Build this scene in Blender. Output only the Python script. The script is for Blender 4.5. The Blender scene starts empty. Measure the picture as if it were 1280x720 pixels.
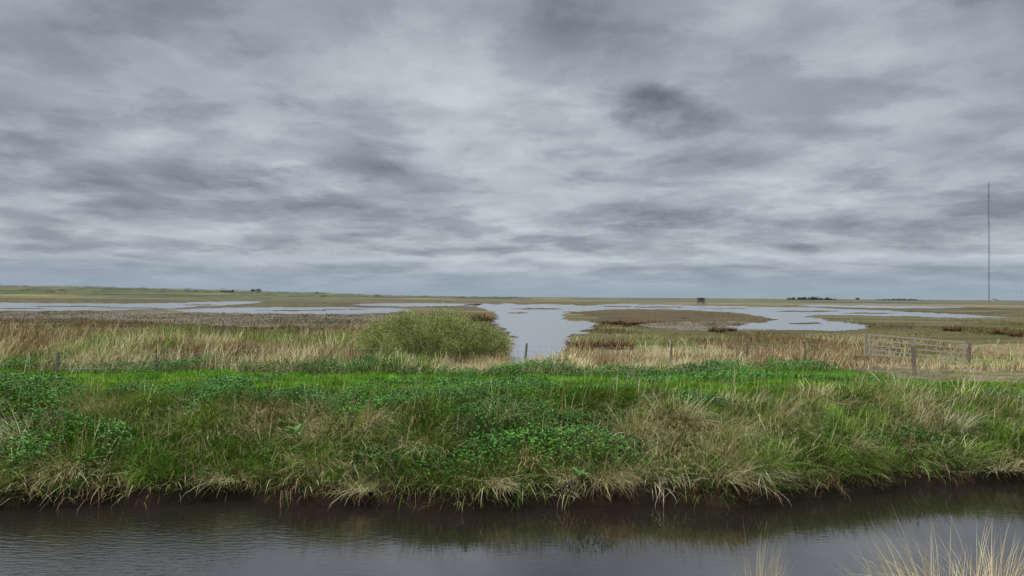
import bpy, bmesh, math, random
import numpy as np
from mathutils import Vector, Matrix
from mathutils.geometry import tessellate_polygon, delaunay_2d_cdt
random.seed(7); rng=np.random.default_rng(11)
S=bpy.context.scene; C=S.collection
S.view_settings.view_transform='Standard'; S.view_settings.look='None'; S.view_settings.exposure=0
# ------------------------------------------------------------ camera
F=763.0
cd=bpy.data.cameras.new('camera'); cam=bpy.data.objects.new('camera',cd); C.objects.link(cam)
cd.sensor_width=36; cd.lens=36*F/1280; cd.clip_start=0.1; cd.clip_end=20000
EYE=Vector((0,0,2.8))
RM=Matrix.Rotation(math.radians(90.83),4,'X')@Matrix.Rotation(math.radians(0.4),4,'Z')
cam.matrix_world=Matrix.Translation(EYE)@RM
S.camera=cam
R3=RM.to_3x3()
def ray(px,py):
    return (R3@Vector(((px-640)/F,-(py-360)/F,-1))).normalized()
def at(px,py,z):
    d=ray(px,py); t=(z-EYE.z)/d.z
    return EYE+d*t
def at_dist(px,py,Y):
    d=ray(px,py); return EYE+d*(Y/d.y)
# ------------------------------------------------------------ noise and terrain
def h2(ix,iy,seed):
    v=np.sin(ix*127.1+iy*311.7+seed*74.7)*43758.5453
    return v-np.floor(v)
def vn(x,y,seed=0):
    xi=np.floor(x); yi=np.floor(y); fx=x-xi; fy=y-yi
    fx=fx*fx*(3-2*fx); fy=fy*fy*(3-2*fy)
    a=h2(xi,yi,seed); b=h2(xi+1,yi,seed); c=h2(xi,yi+1,seed); d=h2(xi+1,yi+1,seed)
    return (a*(1-fx)+b*fx)*(1-fy)+(c*(1-fx)+d*fx)*fy
def fbm(x,y,seed=0,o=3):
    s=0;a=.5;t=0
    for k in range(o):
        s=s+a*vn(x*2**k,y*2**k,seed+k*3.1); t+=a; a*=.5
    return s/t
def sm(t):
    t=np.clip(t,0,1); return t*t*(3-2*t)
def yb(x):
    return 11.7+1.8*sm((x-2)/10)+.22*np.sin(x*.9)+.13*np.sin(x*2.3+1)+.35*(vn(x*1.7,x*0+3.3,9)-.5)
SP=[-30,-11.3,-10.3,-8.3,-6.2,-5.2,-4.6,-.35,0,.06,.2,.5,1.5,2.8,4.0,5.8,8.8,11.8,17.8,40]
ZP=[1.2,1.2,1.0,.3,-.6,-1.2,-1.6,-1.6,-1.2,-1.0,-.80,-.68,-.38,.0,.12,.08,-.02,-.14,-.4,-.4]
def H(x,y):
    x=np.asarray(x,float); y=np.asarray(y,float)
    s=y-yb(x)
    z=np.interp(s,SP,ZP)
    w=sm((s-.2)/1.5)*(1-sm((s-12)/6))
    z=z+w*(1-.7*sm((s-4.5)/2))*.52*(fbm(x*.55,y*.55,2)-.5)+w*(1-.6*sm((s-4.5)/2))*.16*(vn(x*1.9,y*1.9,5)-.5)
    r=x/np.maximum(y,1)
    z=z+sm((y-450)/500)*(sm((-r+.05)/.85)*13+1.2)+sm((y-600)/400)*2.0*(fbm(x*.006,y*.004,3)-.5)
    return z
def Hf(x,y): return float(H(x,y))
def gat(px,py):
    d=ray(px,py); t=6.0
    for i in range(4000):
        p=EYE+d*t
        if p.z<=Hf(p.x,p.y): return p
        t*=1.004
    return p
# ------------------------------------------------------------ materials
def new_mat(name):
    m=bpy.data.materials.new(name); m.use_nodes=True
    nt=m.node_tree; nt.nodes.clear()
    return m,nt
def N(nt,t,**k):
    n=nt.nodes.new(t)
    for a,b in k.items(): setattr(n,a,b)
    return n
def mth(nt,op,a,b=None,c=None,clamp=False):
    n=nt.nodes.new('ShaderNodeMath'); n.operation=op; n.use_clamp=clamp
    for i,v in enumerate((a,b,c)):
        if v is None: continue
        if isinstance(v,(int,float)): n.inputs[i].default_value=v
        else: nt.links.new(v,n.inputs[i])
    return n.outputs[0]
def attr_mat(name,trans=.3,rough=.7,spec=.15):
    m,nt=new_mat(name); L=nt.links
    a=N(nt,'ShaderNodeAttribute',attribute_name='Col')
    o=N(nt,'ShaderNodeOutputMaterial')
    src=a.outputs['Color']
    no=N(nt,'ShaderNodeTexNoise'); no.inputs['Scale'].default_value=3.0; no.inputs['Detail'].default_value=1.0
    tc=N(nt,'ShaderNodeNewGeometry'); L.new(tc.outputs['Position'],no.inputs['Vector'])
    v=mth(nt,'MULTIPLY_ADD',no.outputs[0],.7,.65)
    mx=N(nt,'ShaderNodeVectorMath',operation='SCALE'); L.new(src,mx.inputs[0]); L.new(v,mx.inputs['Scale']); src=mx.outputs[0]
    if spec>0:
        p=N(nt,'ShaderNodeBsdfPrincipled'); p.inputs['Roughness'].default_value=rough; p.inputs['Specular IOR Level'].default_value=spec
        L.new(src,p.inputs['Base Color'])
    else:
        p=N(nt,'ShaderNodeBsdfDiffuse'); L.new(src,p.inputs['Color'])
    if trans>0:
        t=N(nt,'ShaderNodeBsdfTranslucent'); L.new(src,t.inputs['Color'])
        s=N(nt,'ShaderNodeMixShader'); s.inputs[0].default_value=trans
        L.new(p.outputs[0],s.inputs[1]); L.new(t.outputs[0],s.inputs[2]); L.new(s.outputs[0],o.inputs[0])
    else: L.new(p.outputs[0],o.inputs[0])
    return m
def noise_mat(name,c1,c2,scale=4,rough=.8,detail=6,bump=.3,stretch=(1,1,1),spec=.2,metal=0,dist=.02):
    m,nt=new_mat(name); L=nt.links
    g=N(nt,'ShaderNodeNewGeometry'); mp=N(nt,'ShaderNodeMapping'); mp.inputs['Scale'].default_value=stretch
    L.new(g.outputs['Position'],mp.inputs[0])
    no=N(nt,'ShaderNodeTexNoise'); no.inputs['Scale'].default_value=scale; no.inputs['Detail'].default_value=detail; no.inputs['Roughness'].default_value=.62
    L.new(mp.outputs[0],no.inputs['Vector'])
    r=N(nt,'ShaderNodeValToRGB'); r.color_ramp.elements[0].position=.33; r.color_ramp.elements[1].position=.67
    r.color_ramp.elements[0].color=(*c1,1); r.color_ramp.elements[1].color=(*c2,1)
    L.new(no.outputs[0],r.inputs[0])
    p=N(nt,'ShaderNodeBsdfPrincipled'); p.inputs['Roughness'].default_value=rough; p.inputs['Specular IOR Level'].default_value=spec; p.inputs['Metallic'].default_value=metal
    L.new(r.outputs[0],p.inputs['Base Color'])
    if bump:
        b=N(nt,'ShaderNodeBump'); b.inputs['Strength'].default_value=bump; b.inputs['Distance'].default_value=dist
        L.new(no.outputs[0],b.inputs['Height']); L.new(b.outputs[0],p.inputs['Normal'])
    o=N(nt,'ShaderNodeOutputMaterial'); L.new(p.outputs[0],o.inputs[0])
    return m
def water_mat(name,base,scale,strength,stretch,rough,ior,kmin=.12,kl=0,rot=.25):
    m,nt=new_mat(name); L=nt.links
    g=N(nt,'ShaderNodeNewGeometry'); mp=N(nt,'ShaderNodeMapping'); mp.inputs['Scale'].default_value=stretch; mp.inputs['Rotation'].default_value=(0,0,rot)
    L.new(g.outputs['Position'],mp.inputs[0])
    n1=N(nt,'ShaderNodeTexNoise'); n1.inputs['Scale'].default_value=scale; n1.inputs['Detail'].default_value=3
    L.new(mp.outputs[0],n1.inputs['Vector'])
    n2=N(nt,'ShaderNodeTexNoise'); n2.inputs['Scale'].default_value=.35; n2.inputs['Detail'].default_value=2
    L.new(g.outputs['Position'],n2.inputs['Vector'])
    k=mth(nt,'MULTIPLY_ADD',n2.outputs[0],3.2,-1.35,clamp=True)
    if kl:
        sp=N(nt,'ShaderNodeSeparateXYZ'); L.new(g.outputs['Position'],sp.inputs[0])
        k=mth(nt,'ADD',mth(nt,'MULTIPLY',k,.5),mth(nt,'MULTIPLY_ADD',sp.outputs[0],-.18,-.25,clamp=True))
    k=mth(nt,'MAXIMUM',k,kmin)
    b=N(nt,'ShaderNodeBump'); b.inputs['Distance'].default_value=.02
    L.new(n1.outputs[0],b.inputs['Height']); L.new(mth(nt,'MULTIPLY',k,strength),b.inputs['Strength'])
    p=N(nt,'ShaderNodeBsdfPrincipled'); p.inputs['Base Color'].default_value=(*base,1)
    p.inputs['Roughness'].default_value=rough; p.inputs['IOR'].default_value=ior
    L.new(b.outputs[0],p.inputs['Normal'])
    o=N(nt,'ShaderNodeOutputMaterial'); L.new(p.outputs[0],o.inputs[0])
    return m
M_veg=attr_mat('vegetation_blades',.10,.6,.0)
M_leaf=attr_mat('vegetation_leaves',0,.5,.25)
M_dry=attr_mat('dry_stems',0,.8,.0)
M_far=attr_mat('far_scrub',0,.9,.0)
M_wood=noise_mat('weathered_wood',(.12,.105,.08),(.27,.235,.18),9,.85,6,.5,(6,6,1))
M_gate=noise_mat('silvered_gate_wood',(.27,.25,.21),(.47,.44,.38),9,.8,6,.4,(3,3,1))
M_wire=noise_mat('galvanised_wire',(.20,.20,.20),(.35,.35,.35),30,.5,2,0,(1,1,1),.5,.7)
M_mast=noise_mat('mast_steel',(.10,.10,.11),(.16,.16,.17),.3,.6,2,0,(1,1,1),.4,.3)
M_hide=noise_mat('tarred_boards',(.12,.11,.10),(.18,.17,.155),3,.8,4,.3)
M_roof=noise_mat('slate_roof',(.15,.15,.155),(.21,.21,.22),3,.7,4,.3)
M_white=noise_mat('rendered_wall',(.45,.45,.43),(.58,.57,.54),2,.8,4,.2)
M_glass=noise_mat('dark_window',(.02,.02,.025),(.04,.04,.05),2,.15,2,0,(1,1,1),.6)
M_mud=noise_mat('damp_mud',(.10,.08,.055),(.22,.18,.125),.35,.7,9,.2,(.35,1,1),.25,0,.03)
M_mudb=noise_mat('brown_marsh_flat',(.055,.043,.020),(.165,.115,.058),.25,.9,10,.3,(.4,1.5,1),.1,0,.1)
M_olive=noise_mat('olive_pasture',(.065,.065,.022),(.17,.135,.052),.2,.9,10,.3,(.35,1.3,1),.1,0,.1)
M_ditch=water_mat('ditch_water',(.024,.018,.014),7.5,.5,(.5,1.9,1),.03,3.6,.06,1,.35)
M_pool=water_mat('pool_water',(.21,.215,.22),1.6,.22,(.4,1.2,1),.22,2.3,.4)
# ------------------------------------------------------------ object helpers
def tag(o,label=None,cat=None,group=None,kind=None):
    if label: o['label']=label
    if cat: o['category']=cat
    if group: o['group']=group
    if kind: o['kind']=kind
    return o
def link(name,me,mat,parent=None,loc=None):
    o=bpy.data.objects.new(name,me); C.objects.link(o)
    if mat: 
        if len(me.materials)==0: me.materials.append(mat)
    if parent: o.parent=parent
    if loc is not None: o.location=loc
    return o
def empty(name,loc,rz=0):
    o=bpy.data.objects.new(name,None); C.objects.link(o); o.location=loc; o.rotation_euler=(0,0,rz); o.empty_display_size=.2
    return o
def npmesh(name,V,quads,tris,cols):
    me=bpy.data.meshes.new(name)
    nq=len(quads); ntr=len(tris)
    idx=np.concatenate([quads.reshape(-1),tris.reshape(-1)]).astype(np.int32) if ntr else quads.reshape(-1).astype(np.int32)
    st=np.concatenate([np.arange(nq)*4, nq*4+np.arange(ntr)*3]).astype(np.int32)
    tot=np.concatenate([np.full(nq,4),np.full(ntr,3)]).astype(np.int32)
    me.vertices.add(len(V)); me.vertices.foreach_set('co',V.astype(np.float32).reshape(-1))
    me.loops.add(len(idx)); me.loops.foreach_set('vertex_index',idx)
    me.polygons.add(nq+ntr); me.polygons.foreach_set('loop_start',st); me.polygons.foreach_set('loop_total',tot)
    me.update(calc_edges=True)
    if cols is not None:
        a=me.color_attributes.new('Col','FLOAT_COLOR','POINT')
        c=np.ones((len(V),4),np.float32); c[:,:3]=np.clip(cols,0,1); a.data.foreach_set('color',c.reshape(-1))
    return me
def blades_np(P,L,W,az,lean,curve,col):
    n=len(P); T=[0,.38,.36,.26]
    ca=np.cos(az); sa=np.sin(az)
    side=np.stack([-sa,ca,np.zeros(n)],1)
    pos=P.copy(); out=[]; wd=[1,.85,.55]
    for k in range(4):
        if k>0:
            th=lean+curve*(k/3.0)
            d=np.stack([np.sin(th)*ca,np.sin(th)*sa,np.cos(th)],1)
            pos=pos+d*(L*T[k])[:,None]
        if k<3:
            out.append(pos-side*(W*wd[k]*.5)[:,None]); out.append(pos+side*(W*wd[k]*.5)[:,None])
        else: out.append(pos)
    V=np.stack(out,1).reshape(-1,3)
    b=np.arange(n)*7
    q=np.concatenate([np.stack([b,b+1,b+3,b+2],1),np.stack([b+2,b+3,b+5,b+4],1)])
    t=np.stack([b+4,b+5,b+6],1)
    return V,q,t,np.repeat(col,7,axis=0)
def leaves_np(P,L,W,az,tilt,col):
    n=len(P); ca=np.cos(az); sa=np.sin(az)
    d=np.stack([ca*np.cos(tilt),sa*np.cos(tilt),np.sin(tilt)],1)
    roll=rng.uniform(-.7,.7,n)
    side=np.stack([-sa*np.cos(roll),ca*np.cos(roll),np.sin(roll)],1)
    a=P; m=P+d*(L*.45)[:,None]+np.array([0,0,1])*(L*.08)[:,None]
    e=P+d*L[:,None]-np.array([0,0,1])*(L*.12)[:,None]
    V=np.stack([a,m-side*(W*.5)[:,None],e,m+side*(W*.5)[:,None]],1).reshape(-1,3)
    b=np.arange(n)*4
    return V,np.stack([b,b+1,b+2,b+3],1),np.zeros((0,3),int),np.repeat(col,4,axis=0)
def pick(pal,n,jit=.18,w=None):
    pal=np.array(pal); i=rng.choice(len(pal),n,p=w); c=pal[i]
    return c*(1+rng.normal(0,jit,(n,1)))*(1+rng.normal(0,.05,(n,3)))
def merge(parts):
    Vs=[];Q=[];T=[];Cs=[];o=0
    for V,q,t,c in parts:
        Vs.append(V);Q.append(q+o);T.append(t+o);Cs.append(c);o+=len(V)
    return np.concatenate(Vs),np.concatenate(Q),np.concatenate(T),np.concatenate(Cs)
GREEN=[(.15,.275,.032),(.115,.23,.026),(.205,.33,.046),(.25,.33,.07)]
LUSH=[(.145,.325,.024),(.18,.37,.032),(.108,.26,.02)]
NET=[(.05,.155,.015),(.072,.20,.02),(.11,.27,.03),(.034,.105,.012)]
STRAW=[(.62,.53,.27),(.52,.43,.21),(.74,.65,.39),(.40,.31,.145)]
BROWN=[(.30,.22,.105),(.22,.155,.07),(.40,.30,.15)]
RUST=[(.23,.135,.06),(.15,.095,.045),(.29,.18,.085),(.13,.105,.045)]
# ------------------------------------------------------------ ground
rows=np.concatenate([np.arange(-12,10,.5),np.arange(10,26,.16),26*1.02**np.arange(0,285)])
us=np.linspace(-2.4,2.4,420)
U,Y=np.meshgrid(us,rows); X=U*(np.maximum(Y,0)*.62+9)
Z=H(X,Y)
Sg=Y-yb(X); n2=fbm(X*.02,Y*.03,31,4)
col=np.zeros(X.shape+(3,))
def zone(mask,c):
    m=np.clip(mask,0,1)[...,None]; col[:]=col*(1-m)+np.array(c)*m
zone(np.ones_like(X),(.15,.12,.06))
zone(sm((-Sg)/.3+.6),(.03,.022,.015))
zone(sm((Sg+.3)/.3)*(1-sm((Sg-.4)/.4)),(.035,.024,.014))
zone(sm((Sg-.4)/.4)*(1-sm((Sg-3.5)/1.5)),(.05,.06,.02))
zone(sm((Sg-3.5)/1.5)*(1-sm((Sg-11)/2)),(.075,.15,.024))
zone(sm((Sg-11)/2)*(1-sm((Y-45)/8)),(.24,.18,.09))
zone(sm((Y-42)/10)*sm((-X+5)/20)*(1-sm((Y-115)/20)),(.115,.085,.042))
zone(sm((Y-42)/10)*sm((X-5)/10),(.12,.10,.045))
zone(sm((Y-115)/20)*sm((-X+5)/20),(.12,.098,.052))
zone(sm((Y-42)/10)*sm((n2-.5)*5)*.7,(.145,.11,.058))
zone(sm((Y-42)/10)*sm((fbm(X*.03+5,Y*.06,37,4)-.53)*8)*.6,(.08,.075,.032))
zone(sm((Y-240)/60)*sm((X/np.maximum(Y,1)-.1)/.2)*.8,(.22,.175,.105))
zone(sm((Y-380)/80),(.12,.112,.066))
zone(sm((Y-380)/80)*sm((fbm(X*.012,Y*.012,44,4)-.52)*7)*.6,(.19,.155,.09))
zone(sm((Y-450)/80)*sm((-X/np.maximum(Y,1)-.1)*5)*.6,(.09,.105,.048))
gm=sm((Y-420)/60)*(1-sm((Y-1500)/300))*sm((-X/np.maximum(Y,1)+.25)*5)*sm((fbm(X*.02,Y*.006,77,4)-.58)*10)
zone(gm*.25,(.34,.25,.05))
tr_=sm((Sg-5)/2)*(1-sm((Sg-15)/3))*sm((X-13)/2)
zone(tr_,(.23,.175,.105)); zone(tr_*sm((fbm(X*.9,Y*1.4,48,3)-.46)*8)*.9,(.12,.11,.045))
zone(sm((-Sg-5)/1),(.14,.13,.06))
nr,nc=X.shape
I=np.arange(nr*nc).reshape(nr,nc)
q=np.stack([I[:-1,:-1],I[:-1,1:],I[1:,1:],I[1:,:-1]],-1).reshape(-1,4)
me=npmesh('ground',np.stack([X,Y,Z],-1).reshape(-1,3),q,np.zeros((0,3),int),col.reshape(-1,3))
m,nt=new_mat('ground_soil_and_turf'); Lk=nt.links
a=N(nt,'ShaderNodeAttribute',attribute_name='Col'); g=N(nt,'ShaderNodeNewGeometry')
def nnode(sc,st,det=8):
    mp=N(nt,'ShaderNodeMapping'); mp.inputs['Scale'].default_value=st; Lk.new(g.outputs['Position'],mp.inputs[0])
    n=N(nt,'ShaderNodeTexNoise'); n.inputs['Scale'].default_value=sc; n.inputs['Detail'].default_value=det; n.inputs['Roughness'].default_value=.65
    Lk.new(mp.outputs[0],n.inputs['Vector']); return n.outputs[0]
na=nnode(3,(1,1,1)); nb=nnode(.12,(.5,1,1),10); nc_=nnode(.012,(.35,1,1),8)
v=mth(nt,'ADD',mth(nt,'MULTIPLY',na,.8),mth(nt,'ADD',mth(nt,'MULTIPLY',nb,1.4),mth(nt,'MULTIPLY',nc_,1.6)))
v=mth(nt,'MULTIPLY_ADD',v,2.1,-2.85); v=mth(nt,'MAXIMUM',v,.3)
sc=N(nt,'ShaderNodeVectorMath',operation='SCALE'); Lk.new(a.outputs['Color'],sc.inputs[0]); Lk.new(v,sc.inputs['Scale'])
p=N(nt,'ShaderNodeBsdfPrincipled'); p.inputs['Roughness'].default_value=.9; p.inputs['Specular IOR Level'].default_value=.1
Lk.new(sc.outputs[0],p.inputs['Base Color'])
b=N(nt,'ShaderNodeBump'); b.inputs['Strength'].default_value=.6; b.inputs['Distance'].default_value=.06; Lk.new(na,b.inputs['Height']); Lk.new(b.outputs[0],p.inputs['Normal'])
o=N(nt,'ShaderNodeOutputMaterial'); Lk.new(p.outputs[0],o.inputs[0])
go=link('ground',me,m); go['kind']='structure'
for pl in me.polygons: pl.use_smooth=True
# ------------------------------------------------------------ sheets: pools and flats
polys=[]
def sheet(name,pts,z,mat,jx=5,jy=.6,water=False,kind='structure'):
    n=len(pts); sp=[]
    for i in range(n):
        p0,p1,p2,p3=[pts[(i+k-1)%n] for k in range(4)]
        k=max(2,int(math.hypot(p2[0]-p1[0],(p2[1]-p1[1])*4)/2.0))
        for j in range(k):
            t=j/k
            f=lambda a,b,c,d:.5*(2*b+(c-a)*t+(2*a-5*b+4*c-d)*t*t+(3*b-a-3*c+d)*t**3)
            sp.append((f(p0[0],p1[0],p2[0],p3[0]),f(p0[1],p1[1],p2[1],p3[1])))
    ph=random.uniform(0,50)
    SX=np.array([p[0] for p in sp]); SY=np.array([p[1] for p in sp])
    ddx=(fbm(SX*.13+ph,SY*.7,5,4)-.5)*2*jx*2.2; ddy=(fbm(SX*.12+ph+20,SY*.7,6,4)-.5)*2*jy*2.6
    P=[]
    for fx,fy,a_,b_ in zip(SX,SY,ddx,ddy):
        if 2<fx<1278: fx+=a_
        fy+=b_
        p=at(fx,max(fy,374+(fx-640)*.007),z); P.append((p.x,p.y,z))
    me=bpy.data.meshes.new(name)
    V2=[Vector((p[0]/50,p[1]/50)) for p in P]; npt=len(V2)
    res=delaunay_2d_cdt(V2,[],[list(range(npt))],1,1e-7)
    me.from_pydata([(v.x*50,v.y*50,z) for v in res[0]],[],[list(f) for f in res[2]]); me.update()
    bm=bmesh.new(); bm.from_mesh(me)
    bm.normal_update()
    for f in bm.faces:
        if f.normal.z<0: f.normal_flip()
    bm.to_mesh(me); bm.free()
    o=link(name,me,mat); o['kind']=kind
    if water: polys.append(np.array([(p[0],p[1]) for p in P]))
    return o
WZ=-.375
sheet('pasture',[(760,402),(900,412),(1000,414),(1090,414),(1280,402),(1280,428),(1000,432),(760,430),(742,415)],-.392,M_olive,8,1.0)
sheet('mud_flat',[(150,390),(260,390),(350,393),(440,393),(520,396),(500,401),(400,408),(260,406),(180,402),(90,398),(-60,398),(-60,392)],-.392,M_mud,10,1.4)
sheet('mud_flat',[(718,390),(770,387),(860,388.5),(925,392),(960,396),(982,400),(955,405),(900,410),(800,409),(755,405),(740,398)],-.392,M_mudb,8,.9)
sheet('mud_flat',[(815,404),(900,401.5),(955,403),(925,407),(960,412),(900,413),(830,411),(795,407)],-.385,M_mud,9,.9)
sheet('pool_water',[(585,381),(640,380),(700,380.5),(735,383),(735,387),(706,391),(706,398),(735,403),(745,407),(728,415),(712,424),(715,434),(700,444),(698,457),(642,457),(636,436),(634,416),(616,402),(622,392),(606,386)],WZ,M_pool,8,.7,True)
sheet('pool_water',[(745,381.4),(780,379.6),(830,381.2),(900,382.6),(1000,384.2),(1060,386.4),(1120,389),(1200,393),(1262,397),(1190,397),(1110,395),(1040,394),(1010,395),(1030,400),(1066,404),(1088,409),(1060,413),(1010,413),(950,411.5),(905,409.5),(935,405),(970,400.5),(955,396),(925,391.5),(870,388),(800,386.3),(750,387.4),(715,389),(700,386)],WZ-.006,M_pool,8,.45,True)
sheet('pool_water',[(-80,378),(0,378.4),(100,379.2),(200,379.3),(270,377),(330,377.6),(270,382),(170,387.2),(80,388.4),(0,388.4),(-80,388.4)],WZ,M_pool,6,.4,True)
sheet('pool_water',[(215,387),(300,384.6),(400,384.2),(470,385),(512,387.4),(450,392.4),(340,392),(250,390.4)],WZ-.006,M_pool,8,.5,True)
sheet('pool_water',[(440,380.5),(520,379),(600,380.5),(560,382.5),(500,383)],WZ,M_pool,6,.25,True)
sheet('pool_water',[(1000,381.2),(1130,382.4),(1210,384.2),(1130,385.4),(1050,384)],WZ,M_pool,6,.25,True)
for (cx,cy,w,h) in [(672,386,30,.8),(825,384.0,34,.6),(90,382.9,60,.6),(370,388,46,.6),(150,384.9,50,.5),(20,385.6,40,.5),(1010,389,40,.7),(430,386.5,30,.4),(650,391,12,.6),(770,383.3,24,.4),(905,385.8,26,.4),(250,381,26,.4),(1090,391.5,36,.6),(1010,404,22,.8)]:
    sheet('mud_islet',[(cx+w*math.cos(k*.785),cy+h*math.sin(k*.785)) for k in range(8)],WZ+.012,M_mudb,9,.35)
me=bpy.data.meshes.new('ditch_water'); me.from_pydata([(-60,4,-1.2),(60,4,-1.2),(60,16,-1.2),(-60,16,-1.2)],[],[(0,1,2,3)])
link('ditch_water',me,M_ditch)['kind']='structure'
def inpoly(x,y,poly):
    ins=np.zeros(len(x),bool); n=len(poly); j=n-1
    for i in range(n):
        xi,yi=poly[i]; xj,yj=poly[j]
        c=((yi>y)!=(yj>y))&(x<(xj-xi)*(y-yi)/(yj-yi+1e-12)+xi); ins^=c; j=i
    return ins
def wet(x,y):
    w=np.zeros(len(x),bool)
    for p in polys: w|=inpoly(x,y,p)
    return w
# ------------------------------------------------------------ vegetation on the bank
def scatter(n,s0,s1):
    y0=s0+11.2; y1=s1+13.6
    yy=rng.uniform(y0,y1,n); xx=rng.uniform(-1,1,n)*(y1*.84+2)*1.0
    keep=(np.abs(xx)<yy*.88+2)
    xx=xx[keep];yy=yy[keep]; s=yy-yb(xx); k=(s>s0)&(s<s1)
    return xx[k],yy[k],s[k]
def keep(p,*a):
    k=rng.random(len(p))<p
    return [v[k] for v in a]
def nett(x,s):
    n=fbm(x*.45+3,s*.6,51,3)
    m=sm((n-.43)*9)*sm((s-2.2)/.8)*(1-sm((s-4.6)/.8))
    m=np.maximum(m,sm((n-.33)*9)*sm((x+5.6)/1.2)*(1-sm((x-2.0)/1.5))*sm((s-.35)/.3)*(1-sm((s-3.6)/.8)))
    m=np.maximum(m,.95*sm((n-.50)*10)*sm((s-.2)/.3)*(1-sm((s-4.4)/.8)))
    m=np.maximum(m,sm((fbm(x*.55+9,s*.3,53,2)-.46)*12)*sm((s-10.2)/.5)*(1-sm((s-12.6)/.6))*(1-sm((x-12)/3)))
    m=np.maximum(m,.9*sm((fbm(x*.35+2,s*.8,57,3)-.54)*10)*sm((s-4.4)/1)*(1-sm((s-11)/1)))
    return m*(1-sm((x-12)/1.5)*sm((s-3)/1))
def strawm(x,s):
    n=fbm(x*.5+7,s*.5,61,3)
    m=sm((n-.49)*9)*(1-sm((s-3.0)/.7))
    m=np.maximum(m,.9*sm((-x-8.5)/3)*sm((n-.43)*7)*(1-sm((s-3.8)/.8)))
    m=np.maximum(m,.8*sm((x-2.0)/2)*sm((n-.46)*8)*(1-sm((s-3.2)/.8)))
    return m
far_r=lambda x,s:1-.95*sm((x-11.5)/1.5)*sm((s-2.6)/.8)
x,y,s=scatter(430000,.15,13); n_=nett(x,s); x,y,s=keep(n_,x,y,s)
mound=fbm(x*1.1,y*1.1,71,2)*nett(x,s)
mh=.08+mound*(.70-.48*sm((s-4.5)/1)*(1-sm((s-9.8)/.8)))
z=H(x,y)+mh*rng.random(len(x))**.4
c=pick(NET,len(x),.2)*(.40+1.2*fbm(x*.9,y*.9,91,2))[:,None]
V=leaves_np(np.stack([x,y,z],1),rng.uniform(.04,.10,len(x)),rng.uniform(.025,.055,len(x)),rng.uniform(0,6.28,len(x)),rng.uniform(-.5,.6,len(x)),c)
tag(link('nettle_cover',npmesh('nettle_cover',*V),M_leaf),'dark green nettles mounded along the ditch bank','nettles',kind='stuff')
def clumps(nc,s0,s1,prob,per,r,L0,L1,W,pal,azf,lean,curve,jit=.12,azj=.55):
    x,y,s=scatter(nc,s0,s1); x,y,s=keep(prob(x,s)*far_r(x,s),x,y,s); m=len(x)
    cc=pick(pal,m,jit); az0=azf(x,s,m); ln=rng.uniform(*lean,m); cv=rng.uniform(*curve,m); LL=rng.uniform(L0,L1,m); k=per
    R=lambda v:np.repeat(v,k,axis=0); n=m*k
    off=rng.normal(0,r,(n,2))*R(rng.uniform(.6,1.4,m))[:,None]
    X=R(x)+off[:,0]; Y=R(y)+off[:,1]
    ok=(Y-yb(X))>.04
    V=(np.stack([X,Y,H(X,Y)-.03],1),R(LL)*rng.uniform(.5,1.15,n),rng.uniform(.7,1.3,n)*W,R(az0)+rng.normal(0,azj,n),np.maximum(0,R(ln)+rng.normal(0,.22,n)),R(cv)+rng.normal(0,.3,n),R(cc)*(1+rng.normal(0,.18,(n,1))))
    V=[v[ok] for v in V]
    return blades_np(*V)
parts=[]
x,y,s=scatter(330000,3.2,13.2)
pr=(1-.75*nett(x,s))*np.where(s>11.2,.4*(1-sm((x-13)/2)),1)*(1-.6*strawm(x,s))*(1-.97*sm((x-12.5)/1.5)*sm((s-5)/1.5))
x,y,s=keep(pr,x,y,s); n=len(x)
c=pick(LUSH,n,.15)*(.38+1.05*fbm(x*.6,y*1.3,95,3))[:,None]
yl=sm((fbm(x*.4+5,y*.9,97,3)-.47)*7)[:,None]*.6; c=c*(1-yl)+c*np.array([1.5,1.0,1.4])*yl
parts.append(blades_np(np.stack([x,y,H(x,y)-.02],1),rng.uniform(.07,.2,n)*(.5+.8*fbm(x*.9,y*.9,94,2)),rng.uniform(.014,.024,n),rng.uniform(0,6.28,n),rng.uniform(0,.5,n),rng.uniform(.1,1.2,n),c))
x,y,s=scatter(150000,.1,5)
pr=(1-.6*nett(x,s))*(1-.3*strawm(x,s))*far_r(x,s); x,y,s=keep(pr,x,y,s); n=len(x)
c=pick(GREEN,n,.2)*(.4+.8*fbm(x*.9,y*.9,96,3))[:,None]
parts.append(blades_np(np.stack([x,y,H(x,y)-.02],1),rng.uniform(.2,.5,n),rng.uniform(.009,.016,n),rng.normal(-1.6,1.2,n),rng.uniform(0,.6,n),rng.uniform(.4,1.6,n),c))
parts.append(clumps(3600,.15,4.2,lambda x,s:(1-.75*nett(x,s))*(.5+.5*sm((x-5)/5))*(1-.35*strawm(x,s)),75,.15,.3,.68,.011,GREEN+[(.085,.185,.022)],lambda x,s,m:rng.normal(-.9,1.0,m),(.1,.8),(.4,1.7),.22))
parts.append(clumps(900,4.5,11,lambda x,s:.5*(1-sm((x-13)/2)),80,.14,.12,.3,.014,LUSH+[(.085,.21,.02),(.24,.33,.07)],lambda x,s,m:rng.uniform(0,6.28,m),(.1,.6),(.2,1.2),.25))
tag(link('green_grass',npmesh('green_grass',*merge(parts)),M_veg),'bright green grass covering the top of the ditch bank','grass',kind='stuff')
parts=[]
x,y,s=scatter(110000,.15,4.0); pr=(.8*strawm(x,s)*(1-.4*nett(x,s))+.17*(1-.5*nett(x,s)))*far_r(x,s); x,y,s=keep(pr,x,y,s); n=len(x)
c=pick(STRAW+BROWN,n,.18)
parts.append(blades_np(np.stack([x,y,H(x,y)],1),rng.uniform(.3,.85,n),rng.uniform(.005,.010,n),rng.normal(-1.0,1.0,n),rng.uniform(.1,1.2,n),rng.uniform(.3,1.9,n),c))
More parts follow.
